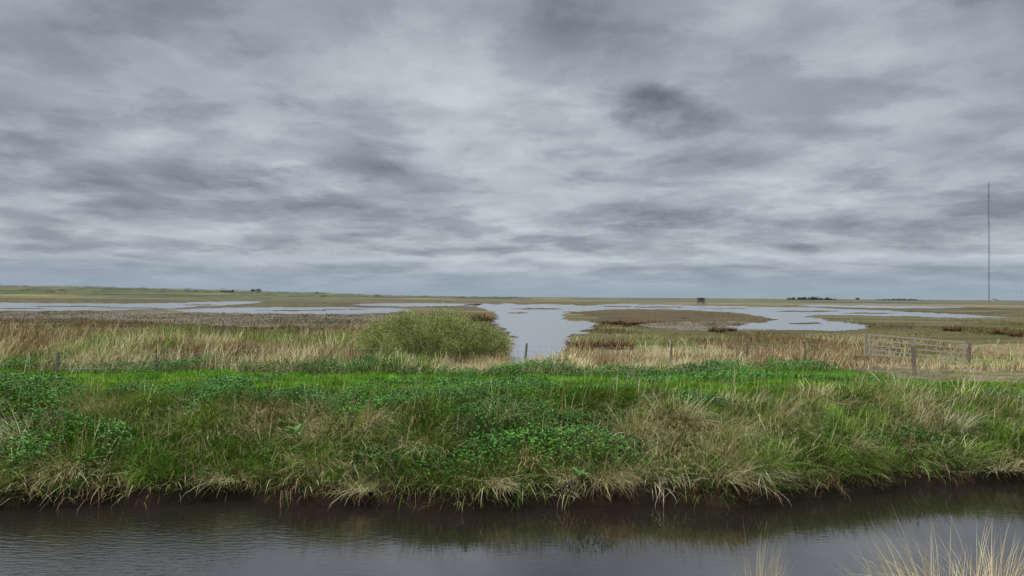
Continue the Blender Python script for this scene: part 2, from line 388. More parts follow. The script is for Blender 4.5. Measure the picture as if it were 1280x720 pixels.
parts.append(clumps(3000,.15,3.6,lambda x,s:.6*strawm(x,s)*(1-.5*nett(x,s))+.07,50,.17,.5,1.0,.008,STRAW+[(.72,.63,.36)],lambda x,s,m:rng.normal(-1.0,.8,m),(.3,1.1),(.5,1.8),.16,.7))
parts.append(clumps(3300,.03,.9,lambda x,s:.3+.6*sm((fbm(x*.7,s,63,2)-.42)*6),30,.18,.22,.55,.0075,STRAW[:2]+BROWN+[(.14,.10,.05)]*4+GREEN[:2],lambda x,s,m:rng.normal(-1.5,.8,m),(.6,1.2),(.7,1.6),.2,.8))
x,y,s=scatter(70000,.02,.9); n=len(x)
pr=.35+.5*sm((fbm(x*.9,s,63,2)-.4)*4); x,y,s=keep(pr,x,y,s); n=len(x)
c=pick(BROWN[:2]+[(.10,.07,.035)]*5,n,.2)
parts.append(blades_np(np.stack([x,y,H(x,y)],1),rng.uniform(.12,.4,n),rng.uniform(.006,.012,n),rng.normal(-1.57,.8,n),rng.uniform(.3,1.3,n),rng.uniform(.4,1.5,n),c))
x,y,s=scatter(7000,.5,9); x,y,s=keep(far_r(x,s),x,y,s); n=len(x)
parts.append(blades_np(np.stack([x,y,H(x,y)],1),rng.uniform(.4,.95,n)*(1-.5*sm((s-4)/1)),rng.uniform(.006,.009,n),rng.normal(-.5,1.3,n),rng.uniform(0,.35,n),rng.uniform(0,.5,n),pick(STRAW+BROWN[:1],n,.15)))
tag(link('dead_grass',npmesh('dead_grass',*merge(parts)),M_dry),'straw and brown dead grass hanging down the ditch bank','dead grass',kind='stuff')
# reed and straw belt behind the green strip
def belt(n,y0,y1,pf):
    yy=y0*(y1/y0)**rng.random(n); xx=rng.uniform(-1,1,n)*(yy*.9+1)
    p=pf(xx,yy); k=(rng.random(n)<p); xx=xx[k];yy=yy[k]; k=~wet(xx,yy); return xx[k],yy[k]
def pf(x,y):
    s=y-yb(x); n=fbm(x*.35,y*.25,81,3); r=x/y
    m=sm((s-10.4-1.6*(fbm(x*.7,x*0,82,2)-.3))/1.2)*(.3+.7*sm((n-.38)*6))
    m=m*(1-sm((y-40)/12))
    gap=sm((r+.02)/.02)*(1-sm((r-.08)/.02))*sm((y-25)/1)
    m=m*(1-gap*.95)
    m=m*(1-.9*sm((r-.05)/.1)*sm((y-31)/5))
    m=m*(1-.75*sm((r-.57)/.04)*sm((fbm(x*.5,y*.5,84,2)-.25)*5))
    return m
x,y=belt(240000,21.5,52,pf); n=len(x)
hn=fbm(x*.5,y*.4,83,2); h3=fbm(x*1.1,y*.8,89,2); pn=fbm(x*.22+4,y*.16,88,3); p2=fbm(x*.6+14,y*.5,98,2)
big=sm((-x-2)/6)
c=pick(STRAW+[(.74,.65,.36),(.68,.58,.31)],n,.12)*(.65+.55*hn)[:,None]
k=((pn>.52)|(p2>.59))&(rng.random(n)<.8)&(y>24.5); c[k]=pick(RUST+BROWN,int(k.sum()),.2)
k=(pn<.44)&(rng.random(n)<.65); c[k]=pick(GREEN[:3],int(k.sum()),.2)*.75
Lr=rng.uniform(.4,.9,n)*(.0+1.0*hn+1.0*h3)*(1+.5*big)*(1-.5*sm((x/y-.52)/.04)*(1-sm((y-30.5)/1)))
parts=[blades_np(np.stack([x,y,H(x,y)-.03],1),Lr,rng.uniform(.010,.020,n)*(1+.02*(y-22)),rng.normal(.4,1.4,n),rng.uniform(0,.5,n),rng.uniform(.1,1.5,n),c)]
tag(link('reed_belt',npmesh('reed_belt',*merge(parts)),M_dry),'pale straw coloured reeds and dead grass behind the green strip','reeds',kind='stuff')
def pf2(x,y):
    r=x/y; n=fbm(x*.12,y*.08,85,3)
    a=sm((-r+.0)/.06)*sm((y-36)/8)*(1-sm((y-96)/16))*(.4+.6*sm((n-.35)*5))
    b_=sm((r-.1)/.03)*sm((y-31)/5)*(1-sm((y-75)/30))*sm((n-.46)*8)*.8
    return np.maximum(a,b_)
x,y=belt(200000,33,125,pf2); n=len(x)
nn=fbm(x*.10,y*.06,87,4); n3=fbm(x*.16+30,y*.08,86,3)
base=np.array([.20,.12,.055])[None]*(1-sm((nn-.42)*7))[:,None]+np.array([.13,.11,.042])[None]*sm((nn-.42)*7)[:,None]
st_=sm((n3-.56)*9)[:,None]; base=base*(1-st_)+np.array([.40,.33,.17])[None]*st_
c=base*(1+rng.normal(0,.22,(n,1)))
parts=[blades_np(np.stack([x,y,H(x,y)-.03],1),rng.uniform(.18,.5,n)*(.2+1.3*fbm(x*.3,y*.2,89,2)),(.012+.00045*y)*rng.uniform(.6,1.3,n),rng.uniform(0,6.28,n),rng.uniform(0,.9,n),rng.uniform(0,1.4,n),c)]
tag(link('marsh_sedge',npmesh('marsh_sedge',*merge(parts)),M_dry),'rusty brown sedge over the marsh left of the open water','sedge',kind='stuff')
def pf3(x,y):
    return sm((fbm(x*.05,y*.03,99,3)-.46)*8)*.8
x,y=belt(60000,48,330,pf3); n=len(x)
c=pick([(.13,.11,.05),(.17,.13,.065),(.11,.09,.04),(.20,.16,.085),(.10,.10,.04)],n,.12)
parts=[blades_np(np.stack([x,y,H(x,y)-.02],1),rng.uniform(.08,.22,n),.0012*y*rng.uniform(.6,1.3,n),rng.uniform(0,6.28,n),rng.uniform(0,.9,n),rng.uniform(0,1.4,n),c)]
tag(link('marsh_turf',npmesh('marsh_turf',*merge(parts)),M_dry),'low olive and buff turf spread over the far marsh','turf',kind='stuff')
# far scrub: clumps of leaf faces on the skyline
def scrub(name,centres,pal):
    ps=[]
    for (cx,cy,w,h,n) in centres:
        n=int(n); th=rng.uniform(0,6.28,n); rr=np.sqrt(rng.random(n)); u=rng.random(n)
        x=cx+w*.5*rr*np.cos(th); y=cy+w*.4*rr*np.sin(th)
        z=H(x,y)+h*u*np.sqrt(np.maximum(0,1-rr**2*.8))*(.6+.5*vn(x*2.0/w*2,y*.3,5))
        k=max(.15,h*.22)
        ps.append(leaves_np(np.stack([x,y,z],1),rng.uniform(.7,1.3,n)*k,rng.uniform(.6,1.1,n)*k,rng.uniform(0,6.28,n),rng.uniform(-1,1,n),pick(pal,n,.2)))
    return link(name,npmesh(name,*merge(ps)),M_far)
cs=[]
for k in range(420):
    px=random.uniform(-40,660); Yd=random.uniform(620,1150); d=at_dist(px,360,Yd); cs.append((d.x,Yd,random.uniform(5,36),random.uniform(1,3.2),70))
tag(scrub('distant_scrub',cs,[(.08,.10,.05),(.12,.12,.065),(.06,.075,.045)]),'thin line of dark green scrub on the left skyline','scrub',kind='stuff')
cs=[]
for k in range(240):
    t=random.random(); px=random.gauss(400,120) if t<.7 else random.uniform(0,900); Yd=random.uniform(420,900); d=at_dist(px,365,Yd); cs.append((d.x,Yd,random.uniform(3,13),random.uniform(.5,1.3),40))
tag(scrub('gorse_scrub',cs,[(.50,.34,.03),(.38,.28,.04),(.12,.13,.04),(.12,.13,.04)]),'yellow flowering gorse scattered below the left skyline','gorse',kind='stuff')
cs=[]
for k in range(150):
    px=random.uniform(620,1300); Yd=random.uniform(1000,1600); d=at_dist(px,370,Yd); cs.append((d.x,Yd,random.uniform(8,50),random.uniform(.8,2.6),70))
tag(scrub('distant_hedges',cs,[(.10,.105,.075),(.13,.125,.09),(.08,.085,.065)]),'low dark hedges along the right skyline','hedge',kind='stuff')
def wood(px0,px1,Yd,h,label):
    a=at_dist(px0,370,Yd); b=at_dist(px1,370,Yd); w=b.x-a.x; cs=[]
    for k in range(26):
        t=k/25; hh=h*(.55+.45*math.sin(math.pi*t)+random.uniform(-.15,.15)); cs.append((a.x+w*t,Yd+random.uniform(-10,10),w/12,hh,160))
    tag(scrub('distant_wood',cs,[(.065,.075,.065),(.08,.09,.075)]),label,'wood',kind='stuff')
wood(984,1046,1300,8,'dark low wood on the skyline left of the mast')
wood(1096,1150,1450,5,'thin low wood on the skyline nearer the mast')
# ------------------------------------------------------------ individual trees on the skyline
def small_tree(px,top,Yd,label,w=6,h=5):
    g0=at_dist(px,365,Yd); x0=g0.x; z0=Hf(x0,Yd)
    r=empty('small_tree',(x0,Yd,z0)); tag(r,label,'tree',)
    bm=bmesh.new(); bmesh.ops.create_cone(bm,cap_ends=True,segments=7,radius1=.25,radius2=.12,depth=h*.6,matrix=Matrix.Translation((0,0,h*.3)))
    for k in range(4):
        an=k*1.6; M=Matrix.Translation((.5*math.cos(an),.5*math.sin(an),h*.55))@Matrix.Rotation(an,4,'Z')@Matrix.Rotation(.6,4,'Y')
        bmesh.ops.create_cone(bm,cap_ends=True,segments=5,radius1=.1,radius2=.04,depth=h*.4,matrix=M)
    me=bpy.data.meshes.new('trunk'); bm.to_mesh(me); bm.free(); link('trunk',me,M_wood,r)
    n=900; v=rng.normal(0,1,(n,3)); v/=np.linalg.norm(v,axis=1)[:,None]; v*=(rng.random(n)**.4)[:,None]
    P=v*np.array([w/2,w/2,h*.38])+np.array([0,0,h*.62]); P[:,2]+=.5*np.sin(P[:,0]*2)
    V=leaves_np(P,rng.uniform(.3,.7,n),rng.uniform(.25,.5,n),rng.uniform(0,6.28,n),rng.uniform(-1,1,n),pick([(.05,.06,.045),(.07,.08,.055)],n,.2))
    link('crown',npmesh('crown',*V),M_far,r)
small_tree(323,357,760,'dark rounded tree standing on the left skyline just right of the low dark house',9,5.4)
small_tree(316,357,790,'smaller dark tree touching the rounded tree on the left skyline',6,4.2)
small_tree(1072,370,1100,'single dark tree on the right skyline between the two low woods',8,5)
# ------------------------------------------------------------ boxes, tubes
def box(bm,x0,x1,y0,y1,z0,z1):
    v=[bm.verts.new(p) for p in [(x0,y0,z0),(x1,y0,z0),(x1,y1,z0),(x0,y1,z0),(x0,y0,z1),(x1,y0,z1),(x1,y1,z1),(x0,y1,z1)]]
    for f in [(3,2,1,0),(4,5,6,7),(0,1,5,4),(1,2,6,5),(2,3,7,6),(3,0,4,7)]: bm.faces.new([v[i] for i in f])
def tube(bm,a,b,r,seg=6,r2=None):
    a=Vector(a);b=Vector(b); d=b-a
    M=Matrix.Translation((a+b)/2)@d.to_track_quat('Z','Y').to_matrix().to_4x4()
    bmesh.ops.create_cone(bm,cap_ends=True,segments=seg,radius1=r,radius2=r if r2 is None else r2,depth=d.length,matrix=M)
def fin(name,bm,mat,parent=None,loc=None,bev=0):
    if bev: bmesh.ops.bevel(bm,geom=bm.edges[:],offset=bev,segments=1,affect='EDGES')
    bmesh.ops.recalc_face_normals(bm,faces=bm.faces)
    me=bpy.data.meshes.new(name); bm.to_mesh(me); bm.free()
    return link(name,me,mat,parent,loc)
# ------------------------------------------------------------ houses, hide
def house(px,Yd,w,d,h,rh,wallm,label,name='farm_house',rz=0,cat='house'):
    g0=at_dist(px,368,Yd); z0=Hf(g0.x,Yd)-.1
    r=empty(name,(g0.x,Yd,z0),rz); tag(r,label,cat)
    bm=bmesh.new(); box(bm,-w/2,w/2,-d/2,d/2,0,h); fin('wall',bm,wallm,r)
    bm=bmesh.new(); e=.3
    vs=[bm.verts.new(p) for p in [(-w/2-e,-d/2-e,h+.01),(w/2+e,-d/2-e,h+.01),(w/2+e,d/2+e,h+.01),(-w/2-e,d/2+e,h+.01),(-w/2-e,0,h+rh),(w/2+e,0,h+rh)]]
    for f in [(0,1,5,4),(2,3,4,5),(0,4,3),(1,2,5),(3,2,1,0)]: bm.faces.new([vs[i] for i in f])
    ro=fin('roof',bm,M_roof,r)
    bm=bmesh.new(); box(bm,-w/2+.3,-w/2+1.1,-.4,.4,h+rh*.5,h+rh+.9); fin('chimney',bm,wallm,ro)
    for k in range(3):
        cx=-w/2+w*(k+.5)/3
        if k==1:
            bm=bmesh.new(); box(bm,cx-.5,cx+.5,-d/2-.06,-d/2-.01,0,2.1); fin('door',bm,M_hide,r)
        else:
            bm=bmesh.new(); box(bm,cx-.6,cx+.6,-d/2-.06,-d/2-.01,1.0,2.2); fin('window',bm,M_glass,r)
house(1244,1300,9,6,3.0,2.2,M_white,'tiny pale farmhouse on the skyline just right of the mast')
house(284,760,14,7,2.0,1.4,M_hide,'low dark house on the left skyline beside the rounded tree')
# bird hide on legs
p0=at(876,378.5,-.4); Yd=min(p0.y,300.0); p0=at_dist(876,378,Yd)
r=empty('bird_hide',(p0.x,Yd,-.42)); tag(r,'small dark square hide on legs standing beyond the pools','hide')
for sx in (-1.2,1.2):
    for sy in (-1,1):
        bm=bmesh.new(); box(bm,sx-.1,sx+.1,sy-.1,sy+.1,0,1.0); fin('leg',bm,M_wood,r)
bm=bmesh.new(); box(bm,-1.5,1.5,-1.3,1.3,1.0,3.3); fin('wall',bm,M_hide,r)
bm=bmesh.new(); box(bm,-1.7,1.7,-1.5,1.5,3.31,3.45); fin('roof',bm,M_roof,r)
bm=bmesh.new(); box(bm,-1.1,1.1,-1.34,-1.305,2.3,2.7); fin('window',bm,M_glass,r)
bm=bmesh.new()
for sx in (1.6,2.1): tube(bm,(sx,-1,0),(sx,.2,1.6),.05)
for k in range(5): tube(bm,(1.6,-1+.24*k,.3*k+.15),(2.1,-1+.24*k,.3*k+.15),.04)
fin('steps',bm,M_wood,r)
# ------------------------------------------------------------ mast
Yd=900.0; top=at_dist(1233,228,Yd); base=at_dist(1236.5,373,Yd); zb=Hf(base.x,Yd); hh=top.z-zb
r=empty('radio_mast',(base.x,Yd,zb)); tag(r,'very tall thin lattice radio mast rising above the right skyline','mast')
bm=bmesh.new(); w=.95; nb_=int(hh/4.0); st=hh/nb_
cor=[Vector((w*math.cos(a+.3),w*math.sin(a+.3),0)) for a in (0,2.094,4.189)]
for c0 in cor: tube(bm,c0,c0+Vector((0,0,hh*.985)),.14,5)
for k in range(nb_):
    for i in range(3):
        a_=cor[i]+Vector((0,0,k*st)); b_=cor[(i+1)%3]+Vector((0,0,(k+1)*st-.02)); tube(bm,a_,b_,.09,4)
        if k%2==0: tube(bm,a_,cor[(i+1)%3]+Vector((0,0,k*st)),.12,4)
fin('lattice_tower',bm,M_mast,r)
bm=bmesh.new(); tube(bm,(0,0,hh*.985),(0,0,hh+3.5),.16,5,.06); tube(bm,(-.8,0,hh*.987),(.8,0,hh*.987),.14,5); fin('top_aerial',bm,M_mast,r)
for lev in (.22,.44,.66,.88):
    bm=bmesh.new()
    for i in range(3): tube(bm,cor[i]*1.05+Vector((0,0,hh*lev)),cor[(i+1)%3]*1.05+Vector((0,0,hh*lev+.01)),.35,5)
    fin('guy_collar',bm,M_mast,r)
    for i in range(3):
        d=cor[i].normalized()*(40 if lev<.5 else 75)
        bm=bmesh.new(); tube(bm,cor[i]*1.3+Vector((0,0,hh*lev)),d+Vector((0,0,.2)),.028,4); fin('guy_wire',bm,M_mast,r)
# ------------------------------------------------------------ fence posts, wires, gate
posts=[(72,470,441,'grey wooden fence post among pale reeds at the far left edge'),
 (322,462,433,'grey wooden fence post in the reeds left of the willow bush'),
 (657,455,429,'wooden fence post standing against the open pool'),
 (839,456,427,'wooden fence post in straw, second to the right of the pool'),
 (752,455,432,'thin low fence post just right of the open pool'),
 (934,456,426,'wooden fence post midway between the pool and the gate'),
 (1007,458,426,'wooden fence post left of the field gate, one post away'),
 (1143,468,432,'thick wooden fence post standing in front of the field gate'),
 (1211,458,428,'gate post at the right hand end of the field gate'),
 (195,466,440,'thin grey fence post half hidden in reeds between the two left posts')]
pp={}
for (px,by,ty,lab) in posts:
    g0=gat(px,by); Yd=g0.y; t_=at_dist(px,ty,Yd); h=t_.z-g0.z
    rad=.055 if px not in (1143,1211) else .07
    if px in (752,195): rad=.035
    bm=bmesh.new(); nseg=9; rings=[]
    for k in range(6):
        f=k/5; ring=[]
        for j in range(nseg):
            a_=j*6.283/nseg; rr=rad*(1.05-.12*f)*(1+.08*math.sin(3*a_+px)+random.uniform(-.04,.04))
            ring.append(bm.verts.new((rr*math.cos(a_)+.02*math.sin(f*3+px),rr*math.sin(a_),-.3+(h+.3)*f+(.25*rr*math.cos(a_) if k==5 else 0))))
        rings.append(ring)
    for k in range(5):
        for j in range(nseg): bm.faces.new([rings[k][j],rings[k][(j+1)%nseg],rings[k+1][(j+1)%nseg],rings[k+1][j]])
    bm.faces.new(rings[-1])
    o=fin('fence_post',bm,M_wood,None,(g0.x,Yd,g0.z)); tag(o,lab,'fence post','posts of the wire fence'); o.rotation_euler=(random.uniform(-.04,.04),random.uniform(-.08,.08),0)
    pp[px]=(Vector((g0.x,Yd,g0.z)),h)
order=[72,195,322,657,752,839,934,1007,1143]
r=empty('wire_fence',pp[72][0]); tag(r,'thin wire strands strung between the wooden posts behind the green strip','fence')
for lev in (.35,.62,.9):
    bm=bmesh.new()
    for i in range(len(order)-1):
        a_,ha=pp[order[i]]; b_,hb=pp[order[i+1]]
        A_=a_-pp[72][0]+Vector((0,-.08,ha*lev)); B_=b_-pp[72][0]+Vector((0,-.08,hb*lev)); prev=A_
        for k in range(1,7):
            t=k/6; q_=A_.lerp(B_,t)-Vector((0,0,.12*4*t*(1-t)*.5)); tube(bm,prev,q_,.005,4); prev=q_
    fin('wire_strand',bm,M_wire,r)
# gate
gr=pp[1211][0]; GL=Vector((at_dist(1086,420,31).x,31.0,0)); GL.z=Hf(GL.x,GL.y)
GRp=Vector((gr.x-.14,gr.y+.02,0)); ztop=at_dist(1205,428,gr.y).z; zl=at_dist(1088,418.5,31).z
g0=gr.z; r=empty('field_gate',(GRp.x,GRp.y,0)); tag(r,'pale weathered five bar wooden field gate at the right','gate')
d=(GL-GRp); d.z=0; Ln=d.length; u=d/Ln; ang=math.atan2(u.y,u.x); r.rotation_euler=(0,0,ang)
def zt(t): return ztop+(zl-ztop)*t
GH=1.05
for t in (0.01,.99):
    bm=bmesh.new(); xx=t*Ln; box(bm,xx-.035,xx+.035,-.035,.035,zt(t)-GH-.05,zt(t)+.05); fin('stile',bm,M_gate,r,None,.006)
for f in (0,.26,.5,.72,.93):
    bm=bmesh.new(); a0=zt(0)-f*GH; a1=zt(1)-f*GH; e=.034 if f==0 else .026
    vs=[]
    for (xx,zz) in ((.06,a0),(Ln-.06,a1)):
        for yy,dz in ((-.02,-e),(.02,-e),(.02,e),(-.02,e)): vs.append(bm.verts.new((xx,yy,zz+dz)))
    for k in range(4): bm.faces.new([vs[k],vs[(k+1)%4],vs[4+(k+1)%4],vs[4+k]])
    bm.faces.new(vs[:4]); bm.faces.new(vs[4:]); fin('rail',bm,M_gate,r)
for (x0,z0,x1,z1) in ((.1,-.97,Ln*.5,-.04),(Ln-.1,-.97,Ln*.5+.02,-.04),(Ln*.5,-1.0,Ln*.5,-.0)):
    bm=bmesh.new(); y_=-.045 if x0!=x1 else .045
    a_=Vector((x0,y_,zt(x0/Ln)+z0)); b_=Vector((x1,y_,zt(x1/Ln)+z1)); tube(bm,a_,b_,.02,4); fin('brace',bm,M_gate,r)
bm=bmesh.new(); tube(bm,(-.12,0,zt(0)-.2),(.16,0,zt(0)-.2),.02,6); fin('hinge',bm,M_wire,r)
bm=bmesh.new(); tube(bm,(0,0,GL.z-.3),(0,0,zl+.05),.05,9,.045); o=fin('fence_post',bm,M_gate,None,(GL.x+u.x*.18,GL.y+u.y*.18,0)); tag(o,'gate post at the far left hand end of the field gate','fence post','posts of the wire fence')
# ------------------------------------------------------------ willow bush
g0=gat(545,452); bx,by=g0.x,29.0; bz=Hf(bx,by)
r=empty('willow_bush',(bx,by,bz)); tag(r,'large rounded yellow green willow bush on the left side of the pool','bush')
def dome(th,ph):
    rx=3.85+.12*math.sin(3*th+1)+.1*math.sin(7*th); ry=2.7; rz_=2.55
    cp=math.cos(ph)**.8
    x=rx*math.cos(th)*cp; y=ry*math.sin(th)*cp
    k=1-.24*sm((x-.8)/2.8)-.03*sm((-x-1.5)/2)+.02*math.sin(x*2.1+y)+.03*math.sin(x*4.3+1)+.025*math.sin(x*9+y*5)
    return x,y,rz_*math.sin(ph)**.58*float(k)
lv=[];tw=[];bm=bmesh.new()
for i in range(640):
    th=random.uniform(0,6.283); ph=math.asin(random.random()**.85)*.98+.02
    ex,ey,ez=dome(th,ph); sc_=random.uniform(.9,1.03) if i%4 else random.uniform(.55,.9)
    E=Vector((ex*sc_,ey*sc_,max(.15,ez*sc_))); B=Vector((ex*.28+random.uniform(-.3,.3),ey*.28+random.uniform(-.3,.3),-.1))
    mid=B.lerp(E,.55)+Vector((ex*.06,ey*.06,0)); bc=random.uniform(.66,1.22)
    if i%3==0: tube(bm,B,mid,.022,4,.013); tube(bm,mid,E,.013,4,.004)
    for k in range(18):
        t=random.uniform(.3,1.0); q_=mid.lerp(E,t)+Vector((random.gauss(0,.12),random.gauss(0,.12),-.12)); tw.append((q_.x,q_.y,q_.z,ex,ey,bc))
    for k in range(105):
        t=random.random()**.45; q_=mid.lerp(E,t)+Vector((random.gauss(0,.13),random.gauss(0,.13),random.gauss(-.04,.11))); lv.append((*q_,bc))
fin('stems',bm,noise_mat('willow_bark',(.12,.11,.05),(.22,.19,.09),8),r)
P=np.array(tw); n=len(P)
V1=blades_np(P[:,:3],rng.uniform(.1,.26,n),rng.uniform(.008,.014,n),np.arctan2(P[:,4],P[:,3])+rng.normal(0,.9,n),rng.uniform(.0,.35,n),rng.uniform(-.3,.2,n),pick([(.33,.36,.09),(.40,.40,.13),(.25,.29,.07),(.30,.25,.13)],n,.15)*P[:,5:6])
P=np.array(lv); n=len(P); P[:,2]=np.maximum(P[:,2],.03)
cl=fbm(P[:,0]*1.8+P[:,1]*.9,P[:,2]*2.0,33,3)
V2=leaves_np(P[:,:3],rng.uniform(.035,.08,n),rng.uniform(.02,.04,n),rng.uniform(0,6.28,n),rng.uniform(-.3,1.4,n),pick([(.29,.36,.075),(.36,.40,.095),(.42,.43,.14),(.17,.24,.05)],n,.15)*(.35+1.15*cl)[:,None]*P[:,3:4])
link('twigs',npmesh('twigs',*V1),M_veg,r)
link('foliage',npmesh('foliage',*V2),M_leaf,r)
# ------------------------------------------------------------ tussocks (meshes shared)
def tuft_mesh(n,L0,L1,w,rad,pal,lean=(0,.7),curve=(.2,1.4),bias=None,frac=.45):
    th=rng.uniform(0,6.28,n); rr=rad*np.sqrt(rng.random(n))
    P=np.stack([rr*np.cos(th),rr*np.sin(th),np.full(n,-.05)],1)
    az=th+rng.normal(0,.5,n)
    if bias is not None:
        k=rng.random(n)<frac; az[k]=rng.normal(bias,.5,int(k.sum()))
    return npmesh('tussock',*blades_np(P,rng.uniform(L0,L1,n),rng.uniform(.6,1.3,n)*w,az,rng.uniform(*lean,n),rng.uniform(*curve,n),pick(pal,n,.2)))
T_straw=[tuft_mesh(230,.35,.85,.008,.32,STRAW,(.2,1.0),(.5,1.7),b_,.7) for b_ in (-1.4,-1.0,-.5,-2.0)]
T_pale=[tuft_mesh(240,.4,1.0,.008,.28,[(.74,.67,.42),(.64,.55,.32),(.54,.45,.24)],(.1,.9),(.2,1.5),b_,.65) for b_ in (-.3,-.9,-2.2)]
T_rush=[tuft_mesh(260,.35,.7,.03,.45,RUST,(0,.7),(0,.9)) for k in range(3)]
tus=[(22,560,1.25,1,'pale feathery dead grass tussock at the far left edge of the bank'),
 (95,588,1.0,0,'straw tussock low on the bank near the left edge'),
 (398,522,1.1,1,'tall pale grass tussock standing alone near the top of the bank, left of centre'),
 (535,560,1.15,0,'bright straw tussock in the nettles, left of the middle of the bank'),
 (290,600,1.0,0,'drooping straw tussock above the waterline at left'),
 (455,612,.9,0,'straw tussock hanging just above the water, left of centre'),
 (620,606,.9,0,'brownish straw tussock above the water at the centre of the bank'),
 (790,545,1.1,1,'pale straw tussock right of the middle of the bank'),
 (845,530,1.2,1,'tall pale grass tussock leaning near the bank top, right of centre'),
 (905,598,1.1,0,'bright straw tussock low on the bank right of centre, above the water'),
 (760,600,.9,0,'small straw tussock low on the bank beneath the pale right hand tussocks'),
 (1018,505,1.0,1,'pale grass tussock at the bank top below the fence post left of the gate'),
 (1120,492,1.1,1,'wide pale grass tussock at the bank top beneath the field gate'),
 (1060,560,1.0,0,'straw tussock among long green grass at right'),
 (1190,540,1.0,1,'buff tussock in long green grass near the right edge'),
 (1250,585,1.0,0,'straw tussock low on the bank at the right edge')]
for i,(px,py,sc_,k,lab) in enumerate(tus):
    g0=gat(px,py); o=link('grass_tussock',random.choice(T_pale if k else T_straw),M_dry,None,g0+Vector((0,0,.05))); o.scale=(sc_,)*3; o.rotation_euler=(0,0,random.uniform(-.5,.5)); tag(o,lab,'tussock','dead grass tussocks on the ditch bank')
rsh=[(726,436,1.5,'dark brown rush clump on the right bank of the pool mouth'),
 (748,434,1.1,'small brown rush clump second right of the pool mouth'),
 (775,436,1.6,'broad brown rush clump third right of the pool mouth'),
 (895,415,1.4,'dark rush clump on the olive pasture beside the pale mud'),
 (912,414,1.1,'smaller dark rush clump right beside the one by the pale mud'),
 (1190,414,1.4,'dark round rush clump on the pasture above the field gate'),
 (1249,418,1.3,'dark rush clump on the pasture near the right edge'),
 (1274,421,1.2,'dark rush clump cut by the right edge'),
 (450,420,1.6,'dark brown rush clump just left of the willow bush'),
 (604,402,2.6,'brown rush clump at the pool edge behind the willow bush'),
 (424,424,1.3,'low brown rush clump further left of the willow bush')]
for (px,py,sc_,lab) in rsh:
    g0=gat(px,py); o=link('rush_clump',random.choice(T_rush),M_dry,None,g0); o.scale=(sc_*1.2,sc_,sc_*.85); o.rotation_euler=(0,0,random.uniform(0,6)); tag(o,lab,'rush clump','rush clumps out on the marsh')
# near bank clumps at lower right
T_near=[tuft_mesh(1700,.5,1.15,.007,.3,[(.64,.51,.29),(.54,.42,.22),(.76,.64,.40),(.34,.23,.11)],(.05,1.0),(.5,2.2),b_,.5) for b_ in (2.7,2.9,.2)]
for (px,topy,Yn,sc_,ti,lab) in [(1155,666,6.3,.85,1,'buff dead grass clump at lower right, leftmost of the three, stems leaning over the water'),
      (1198,650,6.15,.95,0,'dense buff dead grass clump at lower right, the tallest of the three'),
      (1250,664,6.2,.9,2,'buff dead grass clump touching the right edge below the ditch'),
      (948,660,6.5,.42,2,'small orange brown grass clump at the bottom edge right of centre')]:
    q_=at_dist(px,topy,Yn); x0=q_.x; zg=Hf(x0,Yn)
    sc2=max(sc_,(q_.z-zg)/.82)
    o=link('dead_grass_clump',T_near[ti],M_dry,None,(x0,Yn,zg-.02)); o.scale=(sc_,sc_,sc2); tag(o,lab,'grass clump','dead grass clumps on the near bank')
# broad leaved docks
def dock_mesh():
    bm=bmesh.new()
    for k in range(11):
        a_=k*.9+random.uniform(-.3,.3); L=random.uniform(.16,.34); w_=L*.34; el=random.uniform(.7,1.4); prev=None
        pos=Vector((0,0,0)); 
        for j in range(7):
            t=j/6; e_=el-1.5*t*t
            if j: pos=pos+Vector((math.cos(a_)*math.cos(e_),math.sin(a_)*math.cos(e_),math.sin(e_)))*L/6
            ww=w_*max(.12,math.sin(math.pi*min(.98,t*.8+.12)))*(1 if t>.2 else .3)
            sd=Vector((-math.sin(a_),math.cos(a_),0))*ww*.5
            cur=(bm.verts.new(pos-sd+Vector((0,0,.015))),bm.verts.new(pos),bm.verts.new(pos+sd+Vector((0,0,.015))))
            if prev: bm.faces.new([prev[0],prev[1],cur[1],cur[0]]); bm.faces.new([prev[1],prev[2],cur[2],cur[1]])
            prev=cur
    me=bpy.data.meshes.new('dock'); bm.to_mesh(me); bm.free(); return me
M_dock=noise_mat('dock_leaf',(.07,.19,.03),(.13,.29,.05),12,.5,4,.2,(1,1,1),.4)
DK=[dock_mesh() for k in range(3)]
for (px,py,sc_,lab) in [(370,556,1.0,'broad leaved dock plant on the bank left of centre, below the tall pale tussock'),
  (352,545,.8,'smaller broad leaved dock beside the larger dock left of centre'),
  (725,612,.9,'bright dock plant just above the water right of centre')]:
    g0=gat(px,py); o=link('dock_plant',random.choice(DK),M_dock,None,(g0.x,g0.y,g0.z+.22)); o.scale=(sc_,)*3; o.rotation_euler=(0,0,random.uniform(0,6)); tag(o,lab,'dock plant','broad leaved docks on the ditch bank')
